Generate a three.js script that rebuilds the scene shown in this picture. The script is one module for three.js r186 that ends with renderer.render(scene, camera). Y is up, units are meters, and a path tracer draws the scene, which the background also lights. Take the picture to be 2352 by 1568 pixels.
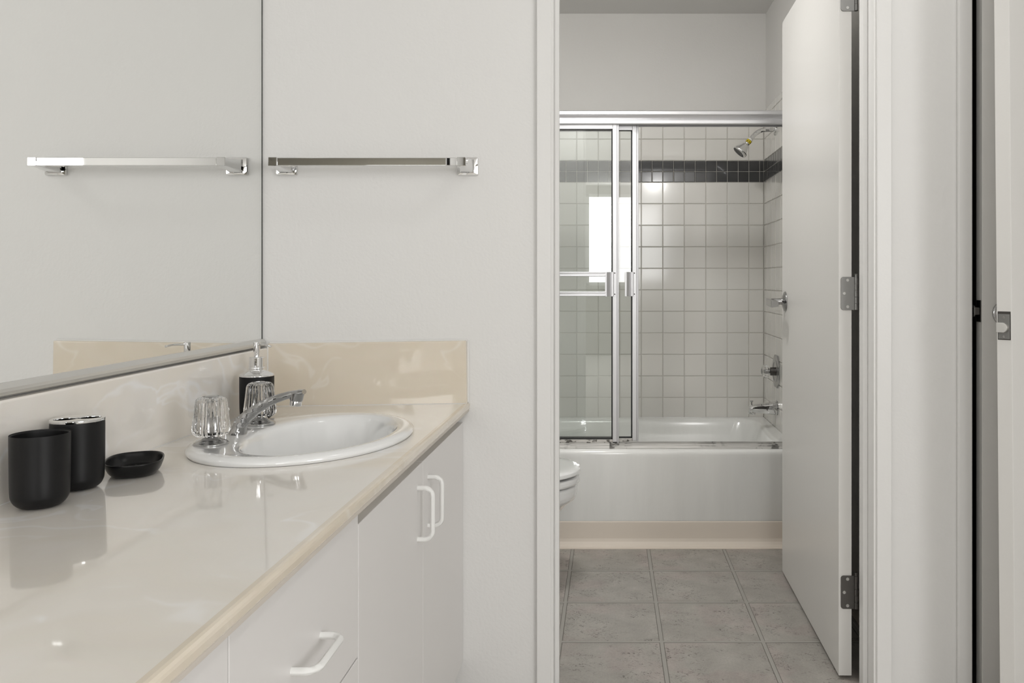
import * as THREE from 'three';
import { RoundedBoxGeometry } from 'three/addons/geometries/RoundedBoxGeometry.js';
import { RectAreaLightUniformsLib } from 'three/addons/lights/RectAreaLightUniformsLib.js';
import { mergeGeometries, mergeVertices, toCreasedNormals } from 'three/addons/utils/BufferGeometryUtils.js';

// ------------------------------------------------------------------ camera, sky, light, exposure
const scene = new THREE.Scene();
const W = 2352, H = 1568, FOCAL = 1912, EYE = 1.085;
const camera = new THREE.PerspectiveCamera(2 * Math.atan(H / 2 / FOCAL) * 180 / Math.PI, W / H, 0.05, 60);
camera.position.set(0, EYE, 0);
camera.lookAt(0, EYE, -1);
camera.setViewOffset(W, H, -224, 142, W, H);           // shift lens: the vanishing point sits right of and above the middle
scene.add(camera);

scene.background = new THREE.Color(0.9, 0.95, 1.0);     // overcast sky, outside the closed rooms

const renderer = new THREE.WebGLRenderer({ antialias: true });
renderer.toneMapping = THREE.LinearToneMapping;
renderer.toneMappingExposure = 1.0;
renderer.shadowMap.enabled = true;
RectAreaLightUniformsLib.init();

function areaLight(color, intensity, w, h, pos, target) {
  const l = new THREE.RectAreaLight(color, intensity, w, h);
  l.position.set(...pos); l.lookAt(...target); scene.add(l);
  return l;
}
const WINDOW = { x0: -0.34, x1: 0.90, y0: 1.0, y1: 2.31, z: 5.0 };
const ADDED_WINDOW2 = { z0: 0.5, z1: 2.2, y0: 0.75, y1: 2.1, x: 2.2 };   // unseen window added in the side wall to light the cabinet fronts
const DAY = new THREE.Color(1.0, 1.0, 1.0), LAMP = new THREE.Color(1.0, 0.988, 0.97);
areaLight(DAY, 6.8, WINDOW.x1 - WINDOW.x0 - 0.1, WINDOW.y1 - WINDOW.y0 - 0.1, [(WINDOW.x0 + WINDOW.x1) / 2, (WINDOW.y0 + WINDOW.y1) / 2, WINDOW.z - 0.03], [(WINDOW.x0 + WINDOW.x1) / 2, (WINDOW.y0 + WINDOW.y1) / 2, 0]);
areaLight(DAY, 6.8, ADDED_WINDOW2.z1 - ADDED_WINDOW2.z0 - 0.1, ADDED_WINDOW2.y1 - ADDED_WINDOW2.y0 - 0.1, [ADDED_WINDOW2.x - 0.03, (ADDED_WINDOW2.y0 + ADDED_WINDOW2.y1) / 2, (ADDED_WINDOW2.z0 + ADDED_WINDOW2.z1) / 2], [0, (ADDED_WINDOW2.y0 + ADDED_WINDOW2.y1) / 2, (ADDED_WINDOW2.z0 + ADDED_WINDOW2.z1) / 2]);
const VANITY_LAMP = [0.62, 2.43, -1.4], BATH_LAMP = [-0.15, 2.43, -2.58], FILL_LAMP = [0.62, 2.43, 2.6];
function domeLight(intensity, at) {                      // inside the glass shade of a ceiling light
  const l = new THREE.PointLight(LAMP, intensity, 0, 2);
  l.position.set(at[0], at[1] - 0.06, at[2]); l.castShadow = true; l.shadow.radius = 5; scene.add(l);
}
domeLight(0.6, VANITY_LAMP);
domeLight(3.5, FILL_LAMP);  // lamp added behind the camera for broad frontal fill
domeLight(1.3, BATH_LAMP);
areaLight(LAMP, 31, 0.24, 0.24, [BATH_LAMP[0], 2.332, BATH_LAMP[2]], [BATH_LAMP[0], 0, BATH_LAMP[2]]);

// ------------------------------------------------------------------ helpers
let seed = 20240611;
const rnd = () => { seed = (seed * 1664525 + 1013904223) >>> 0; return seed / 4294967296; };
const V = (x, y, d) => new THREE.Vector3(x, y, -d);      // x right, y up, d metres ahead of the camera
const names = new Map();
function numbered(name) { const n = names.get(name) || 0; names.set(name, n + 1); return n ? `${name}_${String(n).padStart(3, '0')}` : name; }
function shade(o) { o.castShadow = true; o.receiveShadow = true; return o; }
function thing(name, label, category, at = [0, 0, 0], group) {
  const o = new THREE.Group(); o.name = numbered(name); scene.add(o);
  o.position.set(at[0], at[1], -at[2]); o.userData = { label, category };
  if (group) o.userData.group = group;
  o.updateMatrixWorld(true);
  return o;
}
function structure(name, label, category, at = [0, 0, 0]) { const o = thing(name, label, category, at); o.userData.kind = 'structure'; return o; }
const inv = new THREE.Matrix4();
// a named part; geometry is given in world metres (or in the parent's own axes when local)
function part(name, geos, mat, parent, opt = {}) {
  const list = Array.isArray(geos) ? geos : [geos];
  let g = list.length > 1 ? join(list) : list[0];
  if (!opt.keepUV) boxUV(g);
  if (!opt.local) { parent.updateWorldMatrix(true, false); g.applyMatrix4(inv.copy(parent.matrixWorld).invert()); }
  const m = shade(new THREE.Mesh(g, mat)); m.name = name;
  const used = parent.children.filter(c => c.name.replace(/_\d{3}$/, '') === name).length;
  if (used) m.name = `${name}_${String(used).padStart(3, '0')}`;
  if (opt.label) m.userData.label = opt.label;
  if (opt.kind) m.userData.kind = opt.kind;
  parent.add(m);
  return m;
}
function join(list) {
  const out = list.map(g => {
    let n = g.index ? g.toNonIndexed() : g.clone();
    for (const k of Object.keys(n.attributes)) if (!['position', 'normal', 'uv'].includes(k)) n.deleteAttribute(k);
    if (!n.attributes.normal) n.computeVertexNormals();
    if (!n.attributes.uv) n.setAttribute('uv', new THREE.BufferAttribute(new Float32Array(n.attributes.position.count * 2), 2));
    n.morphAttributes = {};
    return n;
  });
  return mergeGeometries(out);
}
function boxUV(g) {                                       // uv in metres, from the three axes
  const p = g.attributes.position, n = g.attributes.normal, uv = new Float32Array(p.count * 2);
  for (let i = 0; i < p.count; i++) {
    const ax = Math.abs(n.getX(i)), ay = Math.abs(n.getY(i)), az = Math.abs(n.getZ(i));
    if (ay >= ax && ay >= az) { uv[2 * i] = p.getX(i); uv[2 * i + 1] = p.getZ(i); }
    else if (ax >= az) { uv[2 * i] = p.getZ(i); uv[2 * i + 1] = p.getY(i); }
    else { uv[2 * i] = p.getX(i); uv[2 * i + 1] = p.getY(i); }
  }
  g.setAttribute('uv', new THREE.BufferAttribute(uv, 2));
  return g;
}
function bx(x0, x1, y0, y1, d0, d1, r = 0) {
  const w = x1 - x0, h = y1 - y0, d = d1 - d0;
  const g = r > 0 ? new RoundedBoxGeometry(w, h, d, 3, Math.min(r, w / 2.01, h / 2.01, d / 2.01)) : new THREE.BoxGeometry(w, h, d);
  g.translate((x0 + x1) / 2, (y0 + y1) / 2, -(d0 + d1) / 2);
  return g;
}
function lathe(profile, at, seg = 64) {                  // profile [[r, y], ...] about the vertical through at
  const g = new THREE.LatheGeometry(profile.map(p => new THREE.Vector2(Math.max(p[0], 1e-5), p[1])), seg);
  g.translate(at[0], at[1], -at[2]);
  return g;
}
function smoothProfile(pts, n = 40) { return new THREE.CatmullRomCurve3(pts.map(p => new THREE.Vector3(p[0], p[1], 0)), false, 'catmullrom', 0.5).getPoints(n).map(p => [p.x, p.y]); }
function cyl(a, b, r0, r1 = r0, seg = 28) {
  const d = b.clone().sub(a), g = new THREE.CylinderGeometry(r1, r0, d.length(), seg, 1);
  g.applyQuaternion(new THREE.Quaternion().setFromUnitVectors(new THREE.Vector3(0, 1, 0), d.clone().normalize()));
  g.translate((a.x + b.x) / 2, (a.y + b.y) / 2, (a.z + b.z) / 2);
  return g;
}
function latheAlong(profile, origin, dir, seg = 48) {    // profile [[r, t], ...] along dir
  const g = new THREE.LatheGeometry(profile.map(p => new THREE.Vector2(Math.max(p[0], 1e-5), p[1])), seg);
  g.applyQuaternion(new THREE.Quaternion().setFromUnitVectors(new THREE.Vector3(0, 1, 0), dir.clone().normalize()));
  g.translate(origin.x, origin.y, origin.z);
  return g;
}
function volumeSign(g) {
  const p = g.attributes.position, ix = g.index.array; let v = 0;
  const a = new THREE.Vector3(), b = new THREE.Vector3(), c = new THREE.Vector3();
  for (let i = 0; i < ix.length; i += 3) { a.fromBufferAttribute(p, ix[i]); b.fromBufferAttribute(p, ix[i + 1]); c.fromBufferAttribute(p, ix[i + 2]); v += a.dot(b.cross(c)); }
  return v;
}
function loft(loops, { cap0 = false, cap1 = false, crease = 0, flip = null } = {}) {
  const n = loops[0].length, pos = [], ix = [];
  for (const l of loops) for (const p of l) pos.push(p.x, p.y, p.z);
  for (let i = 0; i + 1 < loops.length; i++) for (let j = 0; j < n; j++) {
    const a = i * n + j, b = i * n + (j + 1) % n, c = a + n, d = b + n;
    ix.push(a, b, c, b, d, c);
  }
  const cap = (li, rev) => {
    const c = loops[li].reduce((s, p) => s.add(p), new THREE.Vector3()).divideScalar(n), k = pos.length / 3;
    pos.push(c.x, c.y, c.z);
    for (let j = 0; j < n; j++) { const a = li * n + j, b = li * n + (j + 1) % n; rev ? ix.push(k, b, a) : ix.push(k, a, b); }
  };
  if (cap0) cap(0, true);
  if (cap1) cap(loops.length - 1, false);
  let g = new THREE.BufferGeometry();
  g.setAttribute('position', new THREE.Float32BufferAttribute(pos, 3)); g.setIndex(ix);
  if (flip === null ? volumeSign(g) < 0 : flip) { const a = g.index.array; for (let i = 0; i < a.length; i += 3) [a[i], a[i + 1]] = [a[i + 1], a[i]]; }
  if (crease) g = toCreasedNormals(g, crease); else g.computeVertexNormals();
  return g;
}
function sweep(points, radii, up, seg = 24, n = 40, caps = true) {     // tube of elliptical section along a smooth path
  const c = new THREE.CatmullRomCurve3(points, false, 'centripetal'), loops = [];
  for (let i = 0; i <= n; i++) {
    const t = i / n, p = c.getPoint(t), tan = c.getTangent(t), side = new THREE.Vector3().crossVectors(tan, up).normalize(), nor = new THREE.Vector3().crossVectors(side, tan);
    const f = t * (radii.length - 1), k = Math.min(Math.floor(f), radii.length - 2), u = f - k, s = u * u * (3 - 2 * u);
    const a = radii[k][0] + (radii[k + 1][0] - radii[k][0]) * s, b = radii[k][1] + (radii[k + 1][1] - radii[k][1]) * s;
    loops.push(Array.from({ length: seg }, (_, j) => { const q = j / seg * 2 * Math.PI; return p.clone().addScaledVector(side, a * Math.cos(q)).addScaledVector(nor, b * Math.sin(q)); }));
  }
  return loft(loops, { cap0: caps, cap1: caps, crease: 0.9 });
}
function oval(cx, cd, ax, ad, y, n = 2, count = 96) {
  return Array.from({ length: count }, (_, i) => {
    const q = i / count * 2 * Math.PI, c = Math.cos(q), s = Math.sin(q);
    return V(cx + ax * Math.sign(c) * Math.abs(c) ** (2 / n), y, cd + ad * Math.sign(s) * Math.abs(s) ** (2 / n));
  });
}
function roundRect(cx, cd, hx, hd, r, y, k = 10) {
  const out = [];
  for (const [sx, sd, q0] of [[1, 1, 0], [-1, 1, 1], [-1, -1, 2], [1, -1, 3]])
    for (let i = 0; i <= k; i++) { const q = (q0 + i / k) * Math.PI / 2; out.push(V(cx + sx * (hx - r) + r * Math.cos(q), y, cd + sd * (hd - r) + r * Math.sin(q))); }
  return out;
}
function smoothLoops(loops, per = 6) {                   // Catmull-Rom through matching points of the loops
  const n = loops[0].length, out = [];
  const curves = Array.from({ length: n }, (_, j) => new THREE.CatmullRomCurve3(loops.map(l => l[j]), false, 'centripetal'));
  const total = (loops.length - 1) * per;
  for (let i = 0; i <= total; i++) out.push(curves.map(c => c.getPoint(i / total)));
  return out;
}
function extrudeX(profile, x0, x1, bevel = 0) {          // profile [[d, y], ...] drawn out along x
  const s = new THREE.Shape(profile.map(p => new THREE.Vector2(p[0], p[1])));
  const g = new THREE.ExtrudeGeometry(s, { depth: x1 - x0, bevelEnabled: bevel > 0, bevelSize: bevel, bevelThickness: bevel, bevelSegments: 2, curveSegments: 16 });
  g.applyMatrix4(new THREE.Matrix4().set(0, 0, 1, x0, 0, 1, 0, 0, -1, 0, 0, 0, 0, 0, 0, 1));
  return fixNormals(g);
}
function extrudeD(profile, d0, d1) {                     // profile [[x, y], ...] drawn out in depth
  const s = new THREE.Shape(profile.map(p => new THREE.Vector2(p[0], p[1])));
  const g = new THREE.ExtrudeGeometry(s, { depth: d1 - d0, bevelEnabled: false, curveSegments: 16 });
  g.translate(0, 0, -d1);
  return g;
}
function extrudeY(shape, y0, y1, bevel = 0, seg = 2) {   // shape in (x, d)
  const g = new THREE.ExtrudeGeometry(shape, { depth: y1 - y0 - 2 * bevel, bevelEnabled: bevel > 0, bevelSize: bevel, bevelOffset: -bevel, bevelThickness: bevel, bevelSegments: seg, curveSegments: 48 });
  g.applyMatrix4(new THREE.Matrix4().set(1, 0, 0, 0, 0, 0, 1, y0 + bevel, 0, -1, 0, 0, 0, 0, 0, 1));
  return fixNormals(g);
}
function fixNormals(g) {                                  // make triangle order agree with a positive volume
  const p = g.attributes.position; let v = 0;
  const a = new THREE.Vector3(), b = new THREE.Vector3(), c = new THREE.Vector3();
  const at = i => g.index ? g.index.getX(i) : i, count = g.index ? g.index.count : p.count;
  for (let i = 0; i < count; i += 3) { a.fromBufferAttribute(p, at(i)); b.fromBufferAttribute(p, at(i + 1)); c.fromBufferAttribute(p, at(i + 2)); v += a.dot(b.cross(c)); }
  if (v < 0 && !g.index) {
    for (const k of Object.keys(g.attributes)) { const t = g.attributes[k], s = t.itemSize, r = t.array; for (let i = 0; i < count; i += 3) for (let j = 0; j < s; j++) { const u = r[i * s + j]; r[i * s + j] = r[(i + 1) * s + j]; r[(i + 1) * s + j] = u; } }
  }
  g.computeVertexNormals();
  return g;
}
function pillow(w, h, t, bevel = 0.0016) {               // a tile lying in x-y, face towards +z, edges sloped
  const a = w / 2, b = h / 2, c = a - bevel, d = b - bevel, m = t * 0.55, P = [[-a, -b, 0], [a, -b, 0], [a, b, 0], [-a, b, 0], [-a, -b, m], [a, -b, m], [a, b, m], [-a, b, m], [-c, -d, t], [c, -d, t], [c, d, t], [-c, d, t]];
  const ix = [8, 9, 10, 8, 10, 11];
  for (const [u, v] of [[0, 4], [4, 8]]) for (let k = 0; k < 4; k++) { const l = (k + 1) % 4; ix.push(u + k, u + l, v + l, u + k, v + l, v + k); }
  let g = new THREE.BufferGeometry(); g.setAttribute('position', new THREE.Float32BufferAttribute(P.flat(), 3)); g.setIndex(ix);
  g = g.toNonIndexed(); g.computeVertexNormals();
  return g;
}

// ------------------------------------------------------------------ procedural textures
const perm = (() => { const p = Array.from({ length: 256 }, (_, i) => i); for (let i = 255; i > 0; i--) { const j = Math.floor(rnd() * (i + 1)); [p[i], p[j]] = [p[j], p[i]]; } return p; })();
const hash = (x, y) => perm[(perm[x & 255] + y) & 255] / 255;
function noise(x, y, px = 256, py = 256) {               // tiling value noise
  const xi = Math.floor(x), yi = Math.floor(y), u = x - xi, v = y - yi, s = u * u * (3 - 2 * u), t = v * v * (3 - 2 * v), m = (a, n) => ((a % n) + n) % n;
  const a = hash(m(xi, px), m(yi, py)), b = hash(m(xi + 1, px), m(yi, py)), c = hash(m(xi, px), m(yi + 1, py)), d = hash(m(xi + 1, px), m(yi + 1, py));
  return a + (b - a) * s + (c - a) * t + (a - b - c + d) * s * t;
}
function fbm(x, y, px, py, oct = 4) { let v = 0, a = 0.5, n = 0; for (let o = 0; o < oct; o++) { v += a * noise(x + o * 17, y + o * 31, px, py); n += a; a /= 2; x *= 2; y *= 2; px *= 2; py *= 2; } return v / n; }
function texture(w, h, fn, { srgb = true, repeat = [1, 1] } = {}) {
  const data = new Uint8Array(w * h * 4);
  for (let j = 0; j < h; j++) for (let i = 0; i < w; i++) { const c = fn(i / w, j / h), k = 4 * (j * w + i); data[k] = c[0]; data[k + 1] = c[1]; data[k + 2] = c[2]; data[k + 3] = 255; }
  const t = new THREE.DataTexture(data, w, h); t.wrapS = t.wrapT = THREE.RepeatWrapping; t.magFilter = THREE.LinearFilter; t.minFilter = THREE.LinearMipmapLinearFilter; t.generateMipmaps = true;
  if (srgb) t.colorSpace = THREE.SRGBColorSpace;
  t.repeat.set(...repeat); t.needsUpdate = true;
  return t;
}
const grey = v => [v, v, v];
const orangePeel = texture(512, 512, (u, v) => grey(255 * fbm(u * 64, v * 64, 64, 64, 3)), { srgb: false, repeat: [2.5, 2.5] });
const marbleMap = texture(1024, 1024, (u, v) => {         // 2 m of cast marble: beige clouds with pale flowing streaks
  const wx = fbm(u * 6, v * 6, 6, 6, 4) - 0.5, wy = fbm(u * 6 + 3, v * 6 + 9, 6, 6, 4) - 0.5;
  const f = fbm(u * 8 + wx * 3.5, v * 14 + wy * 3.5, 8, 14, 4), g = fbm(u * 5 + wy * 4, v * 9 - wx * 4, 5, 9, 3);
  const vein = Math.exp(-((f - 0.5) ** 2) / 0.0005) * Math.min(1, Math.max(0, (g - 0.42) * 6)), cloud = (g - 0.5) * 26;
  return [238 + cloud * 0.35 + 7 * vein, 233 + cloud * 0.5 + 10 * vein, 225 + cloud * 0.8 + 15 * vein];
}, { repeat: [0.5, 0.5] });
function vinylMap(k) {                                     // one floor tile: grey-taupe clouds and dark wisps lying across
  return texture(512, 512, (u, v) => {
    const a = fbm(u * 5 + k * 7, v * 5 + k * 3, 64, 64, 4), b = fbm(u * 3 + k * 11, v * 4, 64, 64, 3), fine = fbm(u * 90 + k, v * 90, 256, 256, 2) - 0.5;
    const wx = fbm(u * 14 + k * 5, v * 14, 128, 128, 3) - 0.5;
    const w1 = fbm(u * 13 + k * 9 + wx * 2, v * 34 + wx * 5, 256, 256, 4), mask = Math.min(1, Math.max(0, (fbm(u * 4 + k * 13, v * 6 + k, 64, 64, 3) - 0.40) * 5));
    const wisp = Math.exp(-((w1 - 0.46) ** 2) / 0.00022) * mask * Math.min(1, Math.max(0, (fbm(u * 40 + k, v * 60, 256, 256, 2) - 0.34) * 5));
    const pink = Math.min(1, Math.max(0, (b - 0.5) * 5)), L = 171 + (a - 0.5) * 30 + fine * 16 - wisp * 100;
    return [L + pink * 2, L - 4 - pink * 2, L - 11 - pink];
  });
}
const dirtMap = texture(1024, 128, (u, v) => {             // worn aluminium track: long scuffs and dark mould spots (u spans 1.5 m)
  const streak = fbm(u * 14, v * 40, 64, 256, 3), s2 = fbm(u * 6 + 2, v * 18, 64, 64, 3);
  const mould = Math.min(1, Math.max(0, (fbm(u * 60, v * 6, 256, 64, 4) - 0.52) * 8)) * Math.min(1, Math.max(0, (fbm(u * 9 + 5, 3, 16, 16, 2) - 0.5) * 7));
  const L = 200 + (streak - 0.5) * 60 + (s2 - 0.5) * 50 - mould * 85;
  return [L, L - 2, L - 6];
}, { repeat: [1 / 1.5, 8] });
const railDirt = texture(1024, 128, (u, v) => {
  const mould = Math.min(1, Math.max(0, (fbm(u * 70, v * 4, 256, 64, 4) - 0.45 - 0.12 * noise(u * 9, 1, 9, 9)) * 9));
  const L = 215 + (fbm(u * 40, v * 8, 128, 64, 3) - 0.5) * 60 - mould * 120;
  return [L, L - 3, L - 8];
}, { repeat: [1 / 1.5, 12] });
const enamelStreak = texture(512, 512, (u, v) => { const s = fbm(u * 30, v * 3, 64, 64, 4) - 0.5, L = 246 + s * 9; return [L, L, L - 2]; }, { repeat: [0.8, 0.8] });
const stickerMap = texture(128, 32, (u, v) => {
  const on = v > 0.25 && v < 0.8 && noise(u * 46, Math.floor(v * 4) * 3, 46, 46) > 0.55 && Math.floor(v * 8) % 2 === 0;
  return on ? [40, 36, 10] : [222, 196, 16];
});

// ------------------------------------------------------------------ materials
const rgb = (r, g, b) => new THREE.Color().setRGB(r, g, b);
const std = (color, roughness = 0.6, o = {}) => new THREE.MeshStandardMaterial({ color, roughness, ...o });
const phys = (color, roughness, o = {}) => new THREE.MeshPhysicalMaterial({ color, roughness, ...o });
const M = {
  wall: std(rgb(0.80, 0.793, 0.777), 0.55, { bumpMap: orangePeel, bumpScale: 0.0004 }),
  accent: std(rgb(0.24, 0.225, 0.185), 0.7),  // unseen wall toned dark so the towel bar reflects a dark tone
  bathWall: std(rgb(0.78, 0.768, 0.745), 0.55, { bumpMap: orangePeel, bumpScale: 0.0004 }),
  ceiling: std(rgb(0.78, 0.77, 0.75), 0.8),
  trim: std(rgb(0.82, 0.813, 0.797), 0.35, { bumpMap: orangePeel, bumpScale: 0.0002 }),
  door: std(rgb(0.75, 0.738, 0.712), 0.32, { bumpMap: orangePeel, bumpScale: 0.00015 }),
  carpet: std(rgb(0.60, 0.575, 0.54), 0.95),
  marble: phys(rgb(1, 1, 1), 0.2, { map: marbleMap, specularIntensity: 0.35, clearcoat: 0.75, clearcoatRoughness: 0.035 }),
  marbleLitWarm: phys(rgb(0.89, 0.835, 0.745), 0.2, { map: marbleMap, specularIntensity: 0.35, clearcoat: 0.75, clearcoatRoughness: 0.035 }),  // marble copy with a warmer, dimmer light put into its colour
  caulk: std(rgb(0.80, 0.79, 0.77), 0.5),
  laminate: std(rgb(0.78, 0.762, 0.748), 0.38),
  carcass: std(rgb(0.70, 0.66, 0.58), 0.6),
  stripTrim: std(rgb(0.62, 0.57, 0.51), 0.5),
  pull: std(rgb(0.86, 0.86, 0.84), 0.28),
  porcelain: phys(rgb(0.88, 0.885, 0.88), 0.12, { clearcoat: 1, clearcoatRoughness: 0.03 }),
  enamel: phys(rgb(0.97, 0.972, 0.965), 0.16, { map: enamelStreak, clearcoat: 0.6, clearcoatRoughness: 0.08 }),
  chrome: std(rgb(0.80, 0.80, 0.80), 0.018, { metalness: 1 }),
  agedChrome: std(rgb(0.42, 0.42, 0.42), 0.16, { metalness: 1 }),
  steel: std(rgb(0.26, 0.258, 0.25), 0.5, { metalness: 1 }),
  screw: std(rgb(0.50, 0.495, 0.48), 0.42, { metalness: 0.8 }),
  darkSteel: std(rgb(0.13, 0.125, 0.12), 0.4, { metalness: 1 }),
  aluminium: std(rgb(0.70, 0.70, 0.715), 0.38, { metalness: 0.85 }),
  channel: std(rgb(0.70, 0.695, 0.675), 0.34, { metalness: 1 }),
  track: std(rgb(0.9, 0.9, 0.9), 0.5, { metalness: 0.4, map: dirtMap }),
  dirtyRail: std(rgb(0.9, 0.9, 0.9), 0.5, { metalness: 0.3, map: railDirt }),
  gasket: std(rgb(0.02, 0.02, 0.02), 0.6),
  mirror: std(rgb(0.89, 0.895, 0.885), 0.0, { metalness: 1 }),
  mirrorEdge: std(rgb(0.03, 0.035, 0.03), 0.5),
  glass: phys(rgb(0.945, 0.965, 0.952), 0.0, { transmission: 0.94, thickness: 0, ior: 1.8 }),
  acrylic: phys(rgb(0.98, 0.98, 0.98), 0.03, { transmission: 1, thickness: 0.03, ior: 1.42 }),
  black: phys(rgb(0.006, 0.006, 0.0065), 0.45, { specularIntensity: 0.55 }),
  blackGloss: phys(rgb(0.006, 0.006, 0.0065), 0.3, { specularIntensity: 0.55 }),
  tile: phys(rgb(0.80, 0.78, 0.74), 0.16, { clearcoat: 0.7, clearcoatRoughness: 0.06 }),
  tileB: phys(rgb(0.785, 0.77, 0.73), 0.2, { clearcoat: 0.7, clearcoatRoughness: 0.1 }),
  tileDark: phys(rgb(0.045, 0.045, 0.046), 0.18, { clearcoat: 0.6, clearcoatRoughness: 0.06 }),
  grout: std(rgb(0.64, 0.615, 0.57), 0.85),
  floorGrout: std(rgb(0.36, 0.345, 0.315), 0.55),
  groove: std(rgb(0.20, 0.187, 0.168), 0.8),
  cove: std(rgb(0.74, 0.665, 0.58), 0.45),
  sticker: std(rgb(1, 1, 1), 0.5, { map: stickerMap }),
  whitePlastic: std(rgb(0.8, 0.8, 0.78), 0.4),
  hole: std(rgb(0.02, 0.008, 0.006), 0.7),
  glow: std(rgb(0.9, 0.9, 0.88), 0.5, { emissive: LAMP, emissiveIntensity: 1.2 }),
  dayPane: std(rgb(0.85, 0.85, 0.85), 0.4, { emissive: DAY, emissiveIntensity: 1.0 }),
  closet: std(rgb(0.06, 0.055, 0.05), 0.9),  // near-black: darkness of the door gap put into the colour
};
const vinyl = [0, 1, 2, 3, 4].map(k => std(rgb(0.88, 0.88, 0.88), 0.42, { map: vinylMap(k) }));

// ------------------------------------------------------------------ the setting
const WALL = 2.15, BATH = 2.26;                           // the partition's two faces
const JL = -0.1447, JR = 0.680;                            // bathroom doorway, jamb to jamb
const TOP = 2.045, CEIL = 2.43;
{
  const w = structure('wall_back', 'white painted partition wall carrying the chrome towel bar', 'wall', [-0.3, 0, WALL]);
  part('plaster', [bx(-1.0, JL - 0.018, 0, CEIL, WALL, BATH), bx(JL - 0.018, JR + 0.018, TOP + 0.018, CEIL, WALL, BATH), bx(JR + 0.018, 0.934, 0, CEIL, WALL, BATH), bx(0.934, 1.26, TOP + 0.018, CEIL, WALL, BATH)], M.wall, w);
}
{
  const f = structure('floor', 'bathroom floor of square grey mottled vinyl tiles', 'floor', [0, 0, 2.8]);
  part('underlay', bx(-0.80, 0.797, -0.06, -0.0022, 2.10, 4.2), M.groove, f);
  const strips = [];
  for (let i = -3; i <= 2; i++) strips.push(bx(0.156 + i * 0.3045 - 0.0055, 0.156 + i * 0.3045 + 0.0055, -0.0023, -0.0003, 2.15, 3.40));
  for (let j = 0; j <= 4; j++) strips.push(bx(-0.80, 0.79, -0.0023, -0.0002, 2.192 + j * 0.305 - 0.0055, 2.192 + j * 0.305 + 0.0055));
  part('grout', strips, M.floorGrout, f);
  const px = 0.3045, size = 0.2902, base = pillow(size, size, 0.0018, 0.0022);
  base.rotateX(-Math.PI / 2);
  const uv = new Float32Array(base.attributes.position.count * 2);
  for (let i = 0; i < base.attributes.position.count; i++) { uv[2 * i] = base.attributes.position.getX(i) / size + 0.5; uv[2 * i + 1] = base.attributes.position.getZ(i) / size + 0.5; }
  base.setAttribute('uv', new THREE.BufferAttribute(uv, 2));
  let n = 0;
  for (let j = 0; j < 5; j++) for (let i = -3; i < 3; i++) {
    const x0 = 0.156 + i * px, d0 = 2.192 + j * 0.305, x = x0 + px / 2, d = d0 + 0.1525;
    if (d > 3.5 || x < -0.80) continue;
    const m = shade(new THREE.Mesh(base, vinyl[(i * 2 + j * 3 + 12) % 5])); m.name = n ? `tile_${String(n).padStart(3, '0')}` : 'tile'; n++;
    m.position.set(x, -0.0018, -(d - 2.8)); if ((i + j) % 2) m.rotation.y = Math.PI;
    if (x + size / 2 > 0.795) { m.scale.x = 0.6; m.position.x = x - 0.058; }
    f.add(m);
  }
}
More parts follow.
